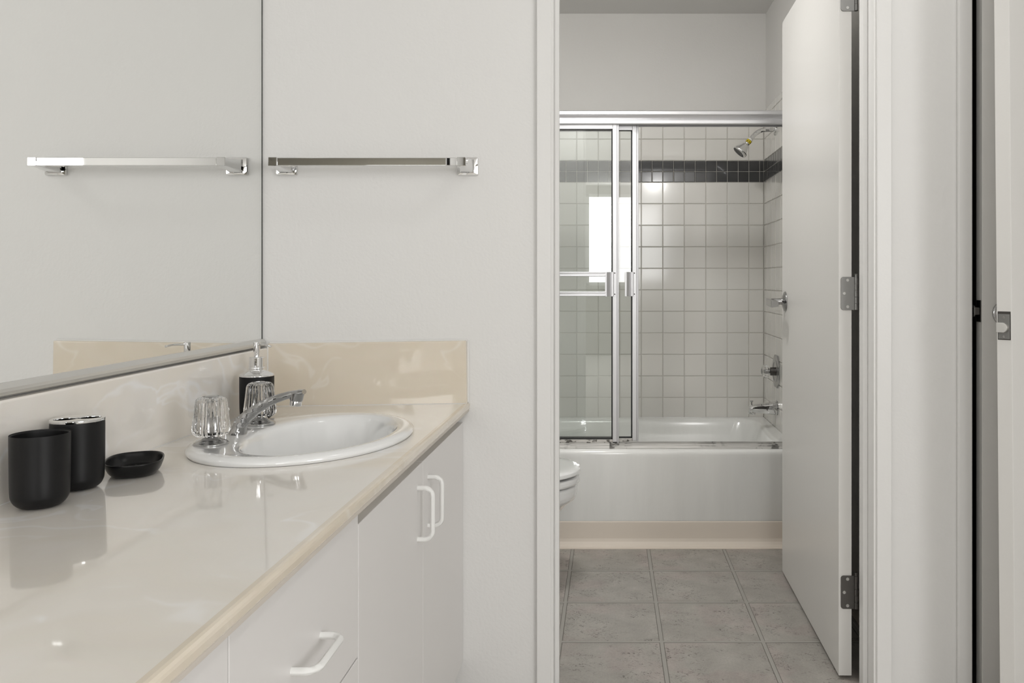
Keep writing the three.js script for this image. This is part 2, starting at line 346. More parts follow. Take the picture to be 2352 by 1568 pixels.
{
  const f = structure('floor', 'beige carpet of the dressing area behind the vanity', 'floor', [0, 0, 0]);
  part('carpet', bx(-1.75, 2.3, -0.06, 0, -5.1, 2.15), M.carpet, f);
  const c = structure('ceiling', 'white painted ceiling over the vanity', 'ceiling', [0, CEIL, 0]);
  part('plaster', bx(-1.75, 2.3, CEIL, CEIL + 0.06, -5.15, 2.15), M.ceiling, c);
  const b = structure('ceiling', 'white painted ceiling over the bathtub', 'ceiling', [0, CEIL, 3.2]);
  part('plaster', bx(-0.9, 0.9, CEIL, CEIL + 0.06, 2.15, 4.32), M.ceiling, b);
  const l = structure('wall_left', 'white painted wall behind the large mirror', 'wall', [-0.95, 0, 1]);
  part('plaster', bx(-1.0, -0.903, 0, CEIL, -0.6, 2.15), M.wall, l);
  const l2 = structure('wall_left', 'white painted side wall of the room with the window', 'wall', [-1.6, 0, -2]);
  part('plaster', [bx(-1.7, -1.6, 0, CEIL, -5.1, -0.6), bx(-1.7, -0.903, 0, CEIL, -0.6, -0.5)], M.wall, l2);
  const r = structure('wall_right', 'white painted wall stub that the nearest white door hangs on', 'wall', [1.2, 0, 2.1]);
  part('plaster', [bx(1.16, 1.26, 0, CEIL, 2.03, 2.26), bx(1.26, 2.3, 0, CEIL, 2.03, 2.13)], M.wall, r);
  const w2 = ADDED_WINDOW2;
  const r2 = structure('wall_right', 'white painted side wall around the added window', 'wall', [2.2, 0, -1]);
  part('plaster', [bx(2.2, 2.3, 0, CEIL, -w2.z0, 2.13), bx(2.2, 2.3, 0, CEIL, -5.15, -w2.z1), bx(2.2, 2.3, 0, w2.y0, -w2.z1, -w2.z0), bx(2.2, 2.3, w2.y1, CEIL, -w2.z1, -w2.z0)], M.wall, r2);
  const sw = structure('window_2', 'unseen side window added behind the camera as fill light', 'window', [2.25, w2.y0, -1.35]);
  part('frame', [bx(2.22, 2.28, w2.y0, w2.y0 + 0.045, -w2.z1, -w2.z0, 0.004), bx(2.22, 2.28, w2.y1 - 0.045, w2.y1, -w2.z1, -w2.z0, 0.004), bx(2.22, 2.28, w2.y0, w2.y1, -w2.z1, -w2.z1 + 0.045, 0.004), bx(2.22, 2.28, w2.y0, w2.y1, -w2.z0 - 0.045, -w2.z0, 0.004)], M.whitePlastic, sw);
  part('pane', bx(2.255, 2.26, w2.y0 + 0.045, w2.y1 - 0.045, -w2.z1 + 0.045, -w2.z0 - 0.045), M.dayPane, sw);
  const o = structure('wall_front', 'outer wall around the bright window, made olive brown to darken the towel bar reflection', 'wall', [0, 0, -5.0]);
  part('plaster', [bx(-1.7, WINDOW.x0, 0, CEIL, -5.15, -5.0), bx(WINDOW.x1, 2.3, 0, CEIL, -5.15, -5.0), bx(WINDOW.x0, WINDOW.x1, 0, WINDOW.y0, -5.15, -5.0), bx(WINDOW.x0, WINDOW.x1, WINDOW.y1, CEIL, -5.15, -5.0)], M.accent, o);
  const win = structure('window_1', 'wide daylit window mirrored in the shower glass', 'window', [0.86, 1.0, -5.06]);
  const t = 0.045, { x0, x1, y0, y1 } = WINDOW;
  part('frame', [bx(x0, x1, y0, y0 + t, -5.08, -5.02, 0.004), bx(x0, x1, y1 - t, y1, -5.08, -5.02, 0.004), bx(x0, x0 + t, y0, y1, -5.08, -5.02, 0.004), bx(x1 - t, x1, y0, y1, -5.08, -5.02, 0.004)], M.whitePlastic, win);
  part('mullion', bx(0.44, 0.47, y0, y1, -5.08, -5.035, 0.004), M.whitePlastic, win);
  part('pane', bx(x0 + t, 0.44, y0 + t, y1 - t, -5.065, -5.06), M.dayPane, win);
  part('pane', bx(0.47, x1 - t, y0 + t, y1 - t, -5.065, -5.06), M.dayPane, win);
}
function ceilingLight(at, label) {
  const t = thing('ceiling_light', label, 'ceiling light', [at[0], at[1], -at[2]]);
  part('base', latheAlong([[0, 0], [0.17, 0], [0.17, 0.02], [0.15, 0.03], [0, 0.03]], new THREE.Vector3(at[0], at[1], at[2]), new THREE.Vector3(0, -1, 0)), M.whitePlastic, t);
  part('shade', latheAlong([[0.15, 0.03], [0.148, 0.05], [0.125, 0.075], [0.07, 0.09], [0, 0.094]], new THREE.Vector3(at[0], at[1], at[2]), new THREE.Vector3(0, -1, 0)), M.glow, t);
}
ceilingLight(VANITY_LAMP, 'round white ceiling light over the vanity');
ceilingLight(FILL_LAMP, 'round white ceiling light added behind the camera for frontal fill');
ceilingLight(BATH_LAMP, 'round white ceiling light over the bathroom floor');

// ---- tub alcove walls with their tiles
const BACK = 4.2, SIDE = 0.779, TP = 0.1086, ROW0 = 0.3817;
const rows = []; for (let k = 0; k < 11; k++) rows.push([ROW0 + k * TP, TP, false]);
const band0 = ROW0 + 11 * TP; rows.push([band0, TP / 2, true], [band0 + TP / 2, TP / 2, true], [band0 + TP, TP, false], [band0 + 2 * TP, TP, false], [band0 + 3 * TP, 0.034, false]);
const tileCache = new Map();
function tileGeo(w, h) { const k = `${w.toFixed(4)} ${h.toFixed(4)}`; if (!tileCache.has(k)) tileCache.set(k, boxUV(pillow(w - 0.0022, h - 0.0022, 0.005, 0.0022))); return tileCache.get(k); }
let tileCount = 0;
function addTile(parent, w, h, dark, place) {
  const m = shade(new THREE.Mesh(tileGeo(w, h), dark ? M.tileDark : rnd() < 0.5 ? M.tile : M.tileB));
  place(m); m.rotateX((rnd() - 0.5) * 0.006); m.rotateY((rnd() - 0.5) * 0.006);
  const n = tileCount++; m.name = n ? `tile_${String(n).padStart(3, '0')}` : 'tile';
  parent.add(m);
}
{
  const w = structure('wall_tub', 'back wall of the tub alcove in square cream tiles with a dark band', 'wall', [0, 0, BACK]);
  part('plaster', bx(-0.90, 0.90, 0, CEIL, BACK + 0.012, BACK + 0.11), M.bathWall, w);
  part('grout', bx(-0.80, SIDE + 0.006, 0.36, band0 + 3 * TP + 0.034, BACK + 0.003, BACK + 0.0125), M.grout, w);
  tileCount = 0;
  const XL = -0.73, c0 = 0.7033;
  for (const [y, h, dark] of rows) {
    const p = dark ? TP / 2 : TP; let x1 = SIDE, x0 = dark ? c0 + TP / 2 : c0;
    while (x1 > XL + 0.01) {
      const wd = x1 - x0, X0 = x0, X1 = x1;
      if (wd > 0.008) addTile(w, wd, h, dark, m => m.position.set((X0 + X1) / 2, y + h / 2, -0.0045));
      x1 = x0; x0 = Math.max(x0 - p, XL);
    }
  }
}
{
  const w = structure('wall_right', 'bathroom side wall with the shower fittings and cream tiles', 'wall', [SIDE, 0, 3.4]);
  part('plaster', bx(SIDE + 0.012, 0.90, 0, CEIL, BATH, BACK + 0.1), M.bathWall, w);
  part('grout', bx(SIDE + 0.003, SIDE + 0.0125, 0.36, band0 + 3 * TP + 0.034, 3.40, BACK + 0.012), M.grout, w);
  tileCount = 0;
  for (const [y, h, dark] of rows) {
    const p = dark ? TP / 2 : TP; let d1 = BACK, d0 = dark ? BACK - 0.028 : BACK - 0.082;
    while (d1 > 3.42) {
      const wd = d1 - d0, D0 = d0, D1 = d1;
      if (wd > 0.008) addTile(w, wd, h, dark, m => { m.position.set(0.0045, y + h / 2, -((D0 + D1) / 2 - 3.4)); m.rotation.y = -Math.PI / 2; });
      d1 = d0; d0 = Math.max(d0 - p, 3.40);
    }
  }
  const l = structure('wall_left', 'white painted bathroom wall behind the toilet tank', 'wall', [-0.85, 0, 3.2]);
  part('plaster', bx(-0.90, -0.80, 0, CEIL, BATH, BACK + 0.1), M.bathWall, l);
  const k = structure('wall_closet', 'closet shell behind the narrow shut door, near-black so the gap reads dark', 'wall', [1.05, 0, 2.5]);
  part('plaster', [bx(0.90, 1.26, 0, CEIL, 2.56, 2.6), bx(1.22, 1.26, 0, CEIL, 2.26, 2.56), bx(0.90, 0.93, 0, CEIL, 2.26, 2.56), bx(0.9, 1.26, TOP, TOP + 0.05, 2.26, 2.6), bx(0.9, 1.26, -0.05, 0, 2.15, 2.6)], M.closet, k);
}
{
  const t = structure('baseboard_tub', 'beige vinyl cove base along the foot of the bathtub', 'baseboard', [0, 0, 3.38]);
  const prof = [[3.386, 0], [3.352, 0], [3.352, 0.0025], [3.362, 0.005], [3.372, 0.012], [3.379, 0.022], [3.3815, 0.034], [3.3825, 0.098], [3.3835, 0.1025], [3.386, 0.1035]];
  part('strip', extrudeX(prof, -0.80, SIDE), M.cove, t);
  const r = structure('baseboard_right', 'cove base along the bathroom wall behind the open door', 'baseboard', [0.78, 0, 2.8]);
  part('strip', bx(0.782, SIDE + 0.0125, 0, 0.1, BATH, 3.352, 0.003), M.cove, r);
}
// ---- door frames
{
  const t = structure('trim_1', 'white painted door frame of the bathroom doorway', 'door frame', [0.27, 0, WALL]);
  const d0 = 2.136;
  for (const [a, b, j] of [[-0.1875, -0.1503, 1], [0.6865, 0.7255, -1]]) {
    part('casing', bx(a, b, 0, TOP + 0.045, d0, WALL, 0.003), M.trim, t);
  }
  part('casing', bx(-0.1875, 0.7255, TOP + 0.006, TOP + 0.045, d0 + 0.0005, WALL, 0.003), M.trim, t);
  part('jamb', bx(JL - 0.018, JL, 0, TOP, 2.143, BATH, 0.001), M.trim, t);
  part('jamb', bx(JR, JR + 0.018, 0, TOP, 2.143, BATH, 0.001), M.trim, t);
  part('jamb', bx(JL - 0.018, JR + 0.018, TOP, TOP + 0.018, 2.143, BATH, 0.001), M.trim, t);
  part('stop', bx(JL, JL + 0.0115, 0, TOP, 2.198, 2.226, 0.0015), M.trim, t);
  part('stop', bx(JR - 0.0125, JR, 0, TOP, 2.192, 2.226, 0.0015), M.trim, t);
  part('stop', bx(JL, JR, TOP - 0.012, TOP, 2.195, 2.226, 0.0015), M.trim, t);
}
{
  const t = structure('trim_2', 'white painted frame around the narrow closet door', 'door frame', [0.92, 0, WALL]);
  part('casing', bx(0.895, 0.9317, 0, TOP + 0.045, 2.136, WALL, 0.003), M.trim, t);
  part('casing', bx(0.9317, 1.16, TOP + 0.008, TOP + 0.045, 2.136, WALL, 0.003), M.trim, t);
  part('jamb', bx(0.9195, 0.9375, 0, TOP, 2.15, 2.27), M.closet, t);  // jamb coloured near-black for the shade in the gap
  const s = [[0, 0.03], [0.006, 0.027], [0.0085, 0.018], [0.0085, -0.018], [0.006, -0.027], [0, -0.03]];
  part('strike_plate', [bx(0.9375, 0.939, 0.973, 1.035, 2.16, 2.2, 0.0004), sweep([V(0.938, 1.004, 2.165), V(0.9395, 1.004, 2.15), V(0.937, 1.004, 2.137)], [[0.016, 0.0009], [0.016, 0.0009], [0.014, 0.0009]], new THREE.Vector3(1, 0, 0))], M.steel, t);
}

// ------------------------------------------------------------------ doors
function hinge(root, y) {                                 // leaf let into the door's edge, knuckle and pin
  const s = new THREE.Shape(), w = 0.036, h = 0.0445, r = 0.007;
  s.moveTo(w, -h); s.lineTo(w, h); s.lineTo(r, h); s.absarc(r, h - r, r, Math.PI / 2, Math.PI); s.lineTo(0, -h + r); s.absarc(r, -h + r, r, Math.PI, 1.5 * Math.PI); s.lineTo(w, -h);
  const leaf = new THREE.ExtrudeGeometry(s, { depth: 0.002, bevelEnabled: true, bevelSize: 0.0004, bevelThickness: 0.0004, bevelSegments: 1, curveSegments: 8 });
  leaf.translate(0.006, y, 0.0005);
  const m = y < 0.4 ? M.darkSteel : M.steel;
  const hg = part('hinge', leaf, m, root, { local: true });
  const kx = 0.0465, kz = 0.002;
  const k = [];
  for (let i = 0; i < 5; i++) k.push(new THREE.CylinderGeometry(i % 2 ? 0.0052 : 0.0056, i % 2 ? 0.0052 : 0.0056, 0.0172, 20).translate(kx, y - 0.0356 + i * 0.0178, kz));
  part('knuckle', k, m, hg, { local: true });
  part('pin', [new THREE.CylinderGeometry(0.0042, 0.0042, 0.006, 16).translate(kx, y + 0.0475, kz), new THREE.SphereGeometry(0.005, 16, 8).scale(1, 0.5, 1).translate(kx, y + 0.0518, kz)], m, hg, { local: true });
  for (const [sx, sy] of [[0.0235, 0.036], [0.0145, 0], [0.0235, -0.036]])
    part('screw', [new THREE.TorusGeometry(0.0036, 0.0009, 8, 20).translate(sx, y + sy, 0.0031), new THREE.CylinderGeometry(0.0032, 0.0032, 0.001, 16).rotateX(Math.PI / 2).translate(sx, y + sy, 0.0031), new THREE.BoxGeometry(0.0032, 0.0009, 0.0006).translate(sx, y + sy, 0.0037)], M.screw, hg, { local: true });
}
{
  const t = structure('door_1', 'white flush bathroom door standing open with three steel hinges', 'door', [0.6226, 0.0095, 2.262]);
  t.rotation.y = -0.0188;
  const slab = new RoundedBoxGeometry(0.0354, 2.025, 0.813, 2, 0.0015); slab.translate(0.0177, 2.025 / 2, -0.4065);
  part('slab', slab, M.door, t, { local: true });
  for (const y of [0.2368, 1.0475, 1.8585]) hinge(t, y - 0.0095);
  const Z = -0.753, Y = 0.9965;
  const h = part('door_handle', latheAlong([[0, 0], [0.0362, 0], [0.0362, 0.002], [0.034, 0.005], [0.024, 0.0085], [0.0135, 0.0105], [0.0115, 0.016], [0.0108, 0.042], [0.0112, 0.05], [0, 0.052]], new THREE.Vector3(0, Y, Z), new THREE.Vector3(-1, 0, 0)), M.agedChrome, t, { local: true });
  const lv = new THREE.Shape([[-0.012, -0.010], [0.012, -0.007], [0.012, 0.008], [-0.012, 0.011]].map(p => new THREE.Vector2(...p)));
  const lever = new THREE.ExtrudeGeometry(lv, { depth: 0.105, bevelEnabled: true, bevelSize: 0.0015, bevelThickness: 0.0015, bevelSegments: 2 });
  lever.rotateX(0.06); lever.translate(-0.054, Y - 0.001, Z - 0.014);
  part('lever', lever, M.agedChrome, h, { local: true });
}
{ // narrow closet door, shut, in the frame right of the bathroom doorway
  const t = structure('door_2', 'narrow white closet door shut behind the dark gap at the right', 'door', [0.9545, 0.01, 2.132]);
  part('slab', bx(0.9545, 1.158, 0.01, TOP - 0.004, 2.132, 2.167, 0.0012), M.door, t);
  const e = part('latch_plate', bx(0.9528, 0.955, 0.976, 1.032, 2.137, 2.162, 0.0005), M.darkSteel, t);
  part('bolt', bx(0.938, 0.9535, 0.994, 1.014, 2.14, 2.158, 0.003), M.darkSteel, e);
  part('knob', latheAlong([[0, 0], [0.031, 0], [0.031, 0.003], [0.027, 0.007], [0.012, 0.009], [0.0105, 0.03], [0.02, 0.036], [0.026, 0.046], [0.024, 0.058], [0.012, 0.064], [0, 0.065]], V(1.011, 0.999, 2.132), new THREE.Vector3(0, 0, 1)), M.agedChrome, t);
}
{ // the door nearest the camera: its latch edge faces us
  const t = structure('door_3', 'white door ajar at the right edge with a latch in its edge', 'door', [0.8985, 0.01, 1.93]);
  const a = 50 * Math.PI / 180;                           // how far its leaf turns away from the line of depth
  t.rotation.set(0, -a, 0.0085, 'ZYX');
  t.position.x += -0.0085 * 0.98 * -1 - 0.001;
  const slab = new RoundedBoxGeometry(0.035, 2.02, 0.30, 2, 0.0015); slab.translate(0.0175, 1.01, -0.15);
  part('slab', slab, M.door, t, { local: true });
  const y = 0.967;
  const lp = part('latch_plate', new RoundedBoxGeometry(0.0265, 0.0575, 0.003, 2, 0.0006).translate(0.0175, y, 0.0008), M.steel, t, { local: true });
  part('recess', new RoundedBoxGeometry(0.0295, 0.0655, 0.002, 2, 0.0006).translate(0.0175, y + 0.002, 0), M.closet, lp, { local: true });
  const bs = new THREE.Shape(); bs.moveTo(-0.0115, -0.0105); bs.lineTo(0.004, -0.0105); bs.quadraticCurveTo(0.011, -0.008, 0.0118, 0); bs.quadraticCurveTo(0.011, 0.008, 0.004, 0.0105); bs.lineTo(-0.0115, 0.0105);
  part('bolt', new THREE.ExtrudeGeometry(bs, { depth: 0.008, bevelEnabled: true, bevelSize: 0.001, bevelThickness: 0.002, bevelSegments: 3, curveSegments: 12 }).translate(0.0165, y - 0.002, 0.002), M.channel, lp, { local: true });
  for (const s of [0.0215, -0.0225]) part('screw', [new THREE.CylinderGeometry(0.0034, 0.0034, 0.0012, 18).rotateX(Math.PI / 2).translate(0.0185, y + s, 0.0026), new THREE.BoxGeometry(0.0042, 0.001, 0.0006).translate(0.0185, y + s, 0.0034), new THREE.BoxGeometry(0.001, 0.0042, 0.0006).translate(0.0185, y + s, 0.0034)], M.agedChrome, lp, { local: true });
}

// ------------------------------------------------------------------ vanity: mirror, counter, cabinets
const MX = -0.896;
{
  const t = thing('wall_mirror', 'large frameless mirror over the vanity backsplash', 'mirror', [MX, 0.913, 1.2]);
  part('glass', bx(MX - 0.004, MX, 0.925, 2.25, -0.45, 2.144), M.mirror, t);
  part('edge', bx(MX - 0.004, MX + 0.0004, 0.925, 2.25, 2.144, 2.1485), M.mirrorEdge, t);
  const prof = [[MX - 0.005, 0.9125], [MX + 0.004, 0.9125], [MX + 0.0085, 0.915], [MX + 0.010, 0.920], [MX + 0.0095, 0.925], [MX + 0.006, 0.9295], [MX + 0.0035, 0.9325], [MX + 0.0005, 0.9325], [MX - 0.005, 0.926]];
  part('channel', extrudeD(prof, -0.45, 2.146), M.channel, t, { label: 'satin aluminium channel' });
}
const TILT = 0.0140, CF = -0.361, CT = 0.768;              // counter: front edge, its height there, slope down to the wall
const counterY = x => CT - TILT * (CF - x);
const SINK = { x: -0.608, d: 1.672 };
{
  const t = thing('countertop', 'beige cast marble vanity countertop with a glossy top and splashes', 'countertop', [-0.63, 0.746, 1.27]);
  const tilt = g => { const p = g.attributes.position; for (let i = 0; i < p.count; i++) p.setY(i, p.getY(i) - TILT * (CF - p.getX(i))); g.computeVertexNormals(); return g; };
  const D0 = 0.39, D1 = 2.1495, s = new THREE.Shape();
  s.moveTo(-0.9, D0); s.lineTo(CF - 0.012, D0); s.lineTo(CF - 0.012, D1); s.lineTo(-0.9, D1); s.closePath();
  const hole = new THREE.Path(); hole.absellipse(SINK.x, SINK.d, 0.188, 0.238, 0, 2 * Math.PI, true); s.holes.push(hole);
  // the front edge is a drawn-out bullnose
  const nose = [[CF - 0.012, 0.7525], [CF - 0.001, 0.7525], [CF, 0.7545], [CF, 0.7615], [CF - 0.0008, 0.7645], [CF - 0.003, 0.767], [CF - 0.006, 0.768], [CF - 0.012, 0.768]];
  part('slab', tilt(extrudeY(s, 0.748, 0.768)), M.marble, t);
  part('front_edge', extrudeD(nose, D0, D1), M.marbleLitWarm, t);  // nose toned tan because the top reflects whiter
  part('edge_strip', bx(CF - 0.016, CF - 0.0012, 0.7458, 0.7525, D0, D1, 0.0008), M.stripTrim, t, { label: 'grey underside strip' });
  part('backsplash', bx(-0.8985, -0.875, counterY(-0.875) - 0.003, 0.9105, D0, 2.1495, 0.004), M.marble, t);
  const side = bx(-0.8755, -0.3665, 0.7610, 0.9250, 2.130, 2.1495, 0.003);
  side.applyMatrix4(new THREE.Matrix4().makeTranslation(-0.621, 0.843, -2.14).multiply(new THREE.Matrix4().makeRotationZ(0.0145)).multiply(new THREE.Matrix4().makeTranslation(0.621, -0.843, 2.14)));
  part('sidesplash', side, M.marbleLitWarm, t, { label: 'end splash, same marble with a warmer light tone put into its colour' });
  const bead = (a, b, r) => cyl(a, b, r, r, 10);
  const sy = x => 0.9250 + 0.0145 * (x + 0.621);
  part('caulk', [bead(V(-0.8755, sy(-0.8755), 2.147), V(-0.3665, sy(-0.3665), 2.147), 0.0036), bead(V(-0.3655, 0.770, 2.147), V(-0.3655, sy(-0.3665), 2.147), 0.0038), bead(V(-0.8745, counterY(-0.87), 2.1295), V(-0.8745, 0.918, 2.1295), 0.0018),
    bead(V(-0.8745, counterY(-0.8745), D0), V(-0.8745, counterY(-0.8745), 2.13), 0.0014), bead(V(-0.8745, counterY(-0.8745), 2.1295), V(-0.3665, counterY(-0.3665), 2.1295), 0.0014)], M.caulk, t, { label: 'white caulk lines' });
}
function pullHandle(name, a, b, out, parent) {             // D-shaped bar pull between two screw points, standing off by out
  const r = 0.0048, R = 0.016, so = 0.0295, mid = [];
  const pts = [], dir = b.clone().sub(a).normalize();
  const A = a.clone().addScaledVector(out, so), B = b.clone().addScaledVector(out, so);
  pts.push(a.clone());
  pts.push(a.clone().addScaledVector(out, so - R));
  for (let i = 1; i < 6; i++) { const q = i / 6 * Math.PI / 2; pts.push(A.clone().addScaledVector(out, -R + R * Math.sin(q)).addScaledVector(dir, R - R * Math.cos(q))); }
  pts.push(A.clone().addScaledVector(dir, R)); pts.push(B.clone().addScaledVector(dir, -R));
  for (let i = 1; i < 6; i++) { const q = i / 6 * Math.PI / 2; pts.push(B.clone().addScaledVector(dir, -R + R * Math.sin(q)).addScaledVector(out, -R + R * Math.cos(q))); }
  pts.push(b.clone().addScaledVector(out, so - R)); pts.push(b.clone());
  const path = new THREE.CurvePath(); for (let i = 0; i + 1 < pts.length; i++) path.add(new THREE.LineCurve3(pts[i], pts[i + 1]));
  const up = new THREE.Vector3().crossVectors(dir, out);
  const loops = pts.map((p, i) => {
    const t = (i === 0 ? pts[1].clone().sub(p) : i === pts.length - 1 ? p.clone().sub(pts[i - 1]) : pts[i + 1].clone().sub(pts[i - 1])).normalize();
    const n = new THREE.Vector3().crossVectors(up, t).normalize();
    return Array.from({ length: 18 }, (_, j) => { const q = j / 18 * 2 * Math.PI; return p.clone().addScaledVector(up, r * Math.cos(q)).addScaledVector(n, r * Math.sin(q)); });
  });
  part(name, loft(loops, { cap0: true, cap1: true, crease: 0.8 }), M.pull, parent);
}
const FX = -0.378, OUT = new THREE.Vector3(1, 0, 0);      // plane of the cabinet fronts
function cabinet(label, d0, d1) {
  const t = thing('vanity_cabinet', label, 'cabinet', [-0.64, 0, (d0 + d1) / 2], 'white vanity cabinets under the countertop');
  const b = FX - 0.0175;
  part('carcass', [bx(-0.898, b, 0.09, 0.105, d0, d1), bx(-0.898, b, 0.09, 0.7285, d0, d0 + 0.016), bx(-0.898, b, 0.09, 0.7285, d1 - 0.016, d1), bx(-0.898, -0.886, 0.09, 0.7285, d0, d1), bx(b - 0.018, b, 0.69, 0.7445, d0, d1)], M.carcass, t);
  part('toe_kick', bx(-0.46, -0.445, 0, 0.09, d0, d1), M.laminate, t);
  return t;
}
{
  const g = 0.0012, b = FX - 0.016;
  const c = cabinet('white sink cabinet with two doors and vertical pulls beside the wall', 1.2526, 2.1495);
  for (const [a, e] of [[1.2526 + g, 1.6875 - g], [1.6875 + g, 2.1485]]) part('door', bx(b, FX, 0.10, 0.717, a, e, 0.0012), M.laminate, c);
  const [dr0, dr1] = c.children.filter(o => o.name.startsWith('door'));
  pullHandle('handle', V(FX, 0.574, 1.639), V(FX, 0.675, 1.639), OUT, dr0);
  pullHandle('handle', V(FX, 0.574, 1.733), V(FX, 0.675, 1.733), OUT, dr1);
  const drawers = (label, d0, d1) => {
    const k = cabinet(label, d0, d1), list = [[0.5195, 0.7435], [0.3105, 0.5165], [0.10, 0.3075]];
    for (const [y0, y1] of list) {
      const f = part('drawer', bx(b, FX, y0, y1, d0 + g, d1 - g, 0.0012), M.laminate, k), m = (d0 + d1) / 2, y = (y0 + y1) / 2 - 0.012;
      pullHandle('handle', V(FX, y, m - 0.05), V(FX, y, m + 0.05), OUT, f);
    }
  };
  drawers('white drawer cabinet with horizontal pulls left of the sink cabinet', 0.826, 1.2526);
  drawers('white drawer cabinet nearest the camera at the bottom edge', 0.399, 0.826);
}

// ------------------------------------------------------------------ sink and faucet
const RIM = counterY(SINK.x);
{
  const t = thing('sink', 'white oval drop-in porcelain sink set in the beige countertop', 'sink', [SINK.x, RIM, SINK.d]);
  const { x, d } = SINK, ix = -0.577;
  const raw = [[x, 0.203, 0.254, 0.0005], [x, 0.2055, 0.2565, 0.005], [x, 0.2035, 0.2545, 0.010], [x, 0.196, 0.247, 0.0145], [x + 0.002, 0.186, 0.238, 0.0155], [x + 0.012, 0.168, 0.229, 0.0145],
    [ix - 0.004, 0.146, 0.2165, 0.0125], [ix, 0.1385, 0.2105, 0.0085], [ix, 0.1335, 0.2055, 0.001], [ix, 0.129, 0.1995, -0.014], [ix, 0.117, 0.184, -0.05], [ix, 0.096, 0.154, -0.088], [ix, 0.064, 0.104, -0.118], [ix, 0.035, 0.05, -0.131], [ix, 0.021, 0.021, -0.1345]];
  const loops = smoothLoops(raw.map(r => oval(r[0], d, r[1], r[2], RIM + r[3], 2.05).map(p => { p.y -= TILT * (x - p.x) * (r[3] > -0.02 ? 1 : 0); return p; })), 4);
  part('bowl', loft(loops, { flip: true }), M.porcelain, t);
  const dr = part('drain', lathe([[0.006, -0.003], [0.02, -0.002], [0.0245, 0.0015], [0.0235, 0.003], [0.019, 0.001], [0.016, -0.001]], [ix, RIM - 0.134, d]), M.chrome, t);
  part('stopper', lathe([[0, 0.005], [0.011, 0.0045], [0.0145, 0.002], [0.015, -0.001]], [ix, RIM - 0.134, d]), M.chrome, dr);
}
{
  const FXC = -0.742, FD = 1.667, Y = RIM + 0.0145 - TILT * 0.135;
  const t = thing('faucet', 'chrome sink faucet with two clear fluted acrylic knobs', 'faucet', [FXC, Y, FD]);
  const sp = part('spout', [
    sweep([V(-0.745, Y - 0.001, FD), V(-0.738, 0.797, FD), V(-0.724, 0.8125, FD), V(-0.7015, 0.829, FD), V(-0.674, 0.8435, FD), V(-0.646, 0.853, FD), V(-0.622, 0.858, FD), V(-0.6115, 0.8605, FD)], [[0.021, 0.0165], [0.0165, 0.0135], [0.0145, 0.0118], [0.0135, 0.0100], [0.0125, 0.0085], [0.0125, 0.0075], [0.0132, 0.0068], [0.0115, 0.005]], new THREE.Vector3(0, 0, 1).cross(new THREE.Vector3(-1, 0, 0)).normalize(), 28, 56),
    latheAlong([[0.0142, 0], [0.0136, 0.006], [0.0126, 0.0135], [0.0118, 0.016]], V(-0.6255, 0.8585, FD), new THREE.Vector3(-0.13, -1, 0))], M.agedChrome, t);
  part('aerator', latheAlong([[0.0112, 0.014], [0.0116, 0.0155], [0.0116, 0.0245], [0.0108, 0.026], [0.008, 0.026], [0.0075, 0.022], [0, 0.022]], V(-0.6255, 0.8585, FD), new THREE.Vector3(-0.13, -1, 0)), M.chrome, sp);
  const rod = part('lift_rod', [cyl(V(-0.7685, Y - 0.002, FD), V(-0.7685, Y + 0.040, FD), 0.0024), lathe([[0, 0], [0.004, 0.0005], [0.005, 0.004], [0.0065, 0.007], [0.0075, 0.010], [0.006, 0.0135], [0, 0.0148]], [-0.7685, Y + 0.038, FD], 20)], M.chrome, t);
  for (const fd of [FD - 0.108, FD + 0.110]) {
    const x = -0.746;
    const h = part('handle', lathe(smoothProfile([[0.0305, -0.0005], [0.031, 0.0022], [0.0285, 0.0045], [0.022, 0.007], [0.0165, 0.0105], [0.0145, 0.0145], [0.0145, 0.018]], 30), [x, Y, fd]), M.agedChrome, t);
    // fluted knob: 26 ribs on a flaring barrel
    const prof = [[0.0003, 0.0155], [0.016, 0.0155], [0.0265, 0.0165], [0.0315, 0.0205], [0.0332, 0.0265], [0.0325, 0.033], [0.0300, 0.052], [0.0276, 0.0725], [0.0262, 0.0765], [0.0228, 0.0795], [0.0172, 0.0812], [0.0150, 0.0795], [0.0003, 0.0790]];
    const ribs = 26, seg = ribs * 6, loops = prof.map(([r, y], k) => Array.from({ length: seg }, (_, j) => {
      const q = j / seg * 2 * Math.PI, amp = k > 1 && k < 10 ? 0.0011 : 0, rr = r - amp + amp * Math.abs(Math.cos(q * ribs / 2)) * 2 - amp;
      return V(x + rr * Math.cos(q), Y + 0.0155 + (y - 0.0155) * 1.12, fd + rr * Math.sin(q));
    }));
    part('knob', loft(loops, { cap0: true, cap1: true, crease: 0.45 }), M.acrylic, h, { label: 'clear fluted acrylic knob' });
    part('stem', lathe([[0, 0.0175], [0.0085, 0.0175], [0.0085, 0.03], [0.0065, 0.034], [0.0065, 0.05], [0, 0.05]], [x, Y, fd], 24), M.agedChrome, h);
    part('cap', lathe([[0, 0.0795], [0.0125, 0.0795], [0.0128, 0.0812], [0.009, 0.0828], [0, 0.083]], [x, Y + 0.0077, fd], 32), M.agedChrome, h);
  }
}

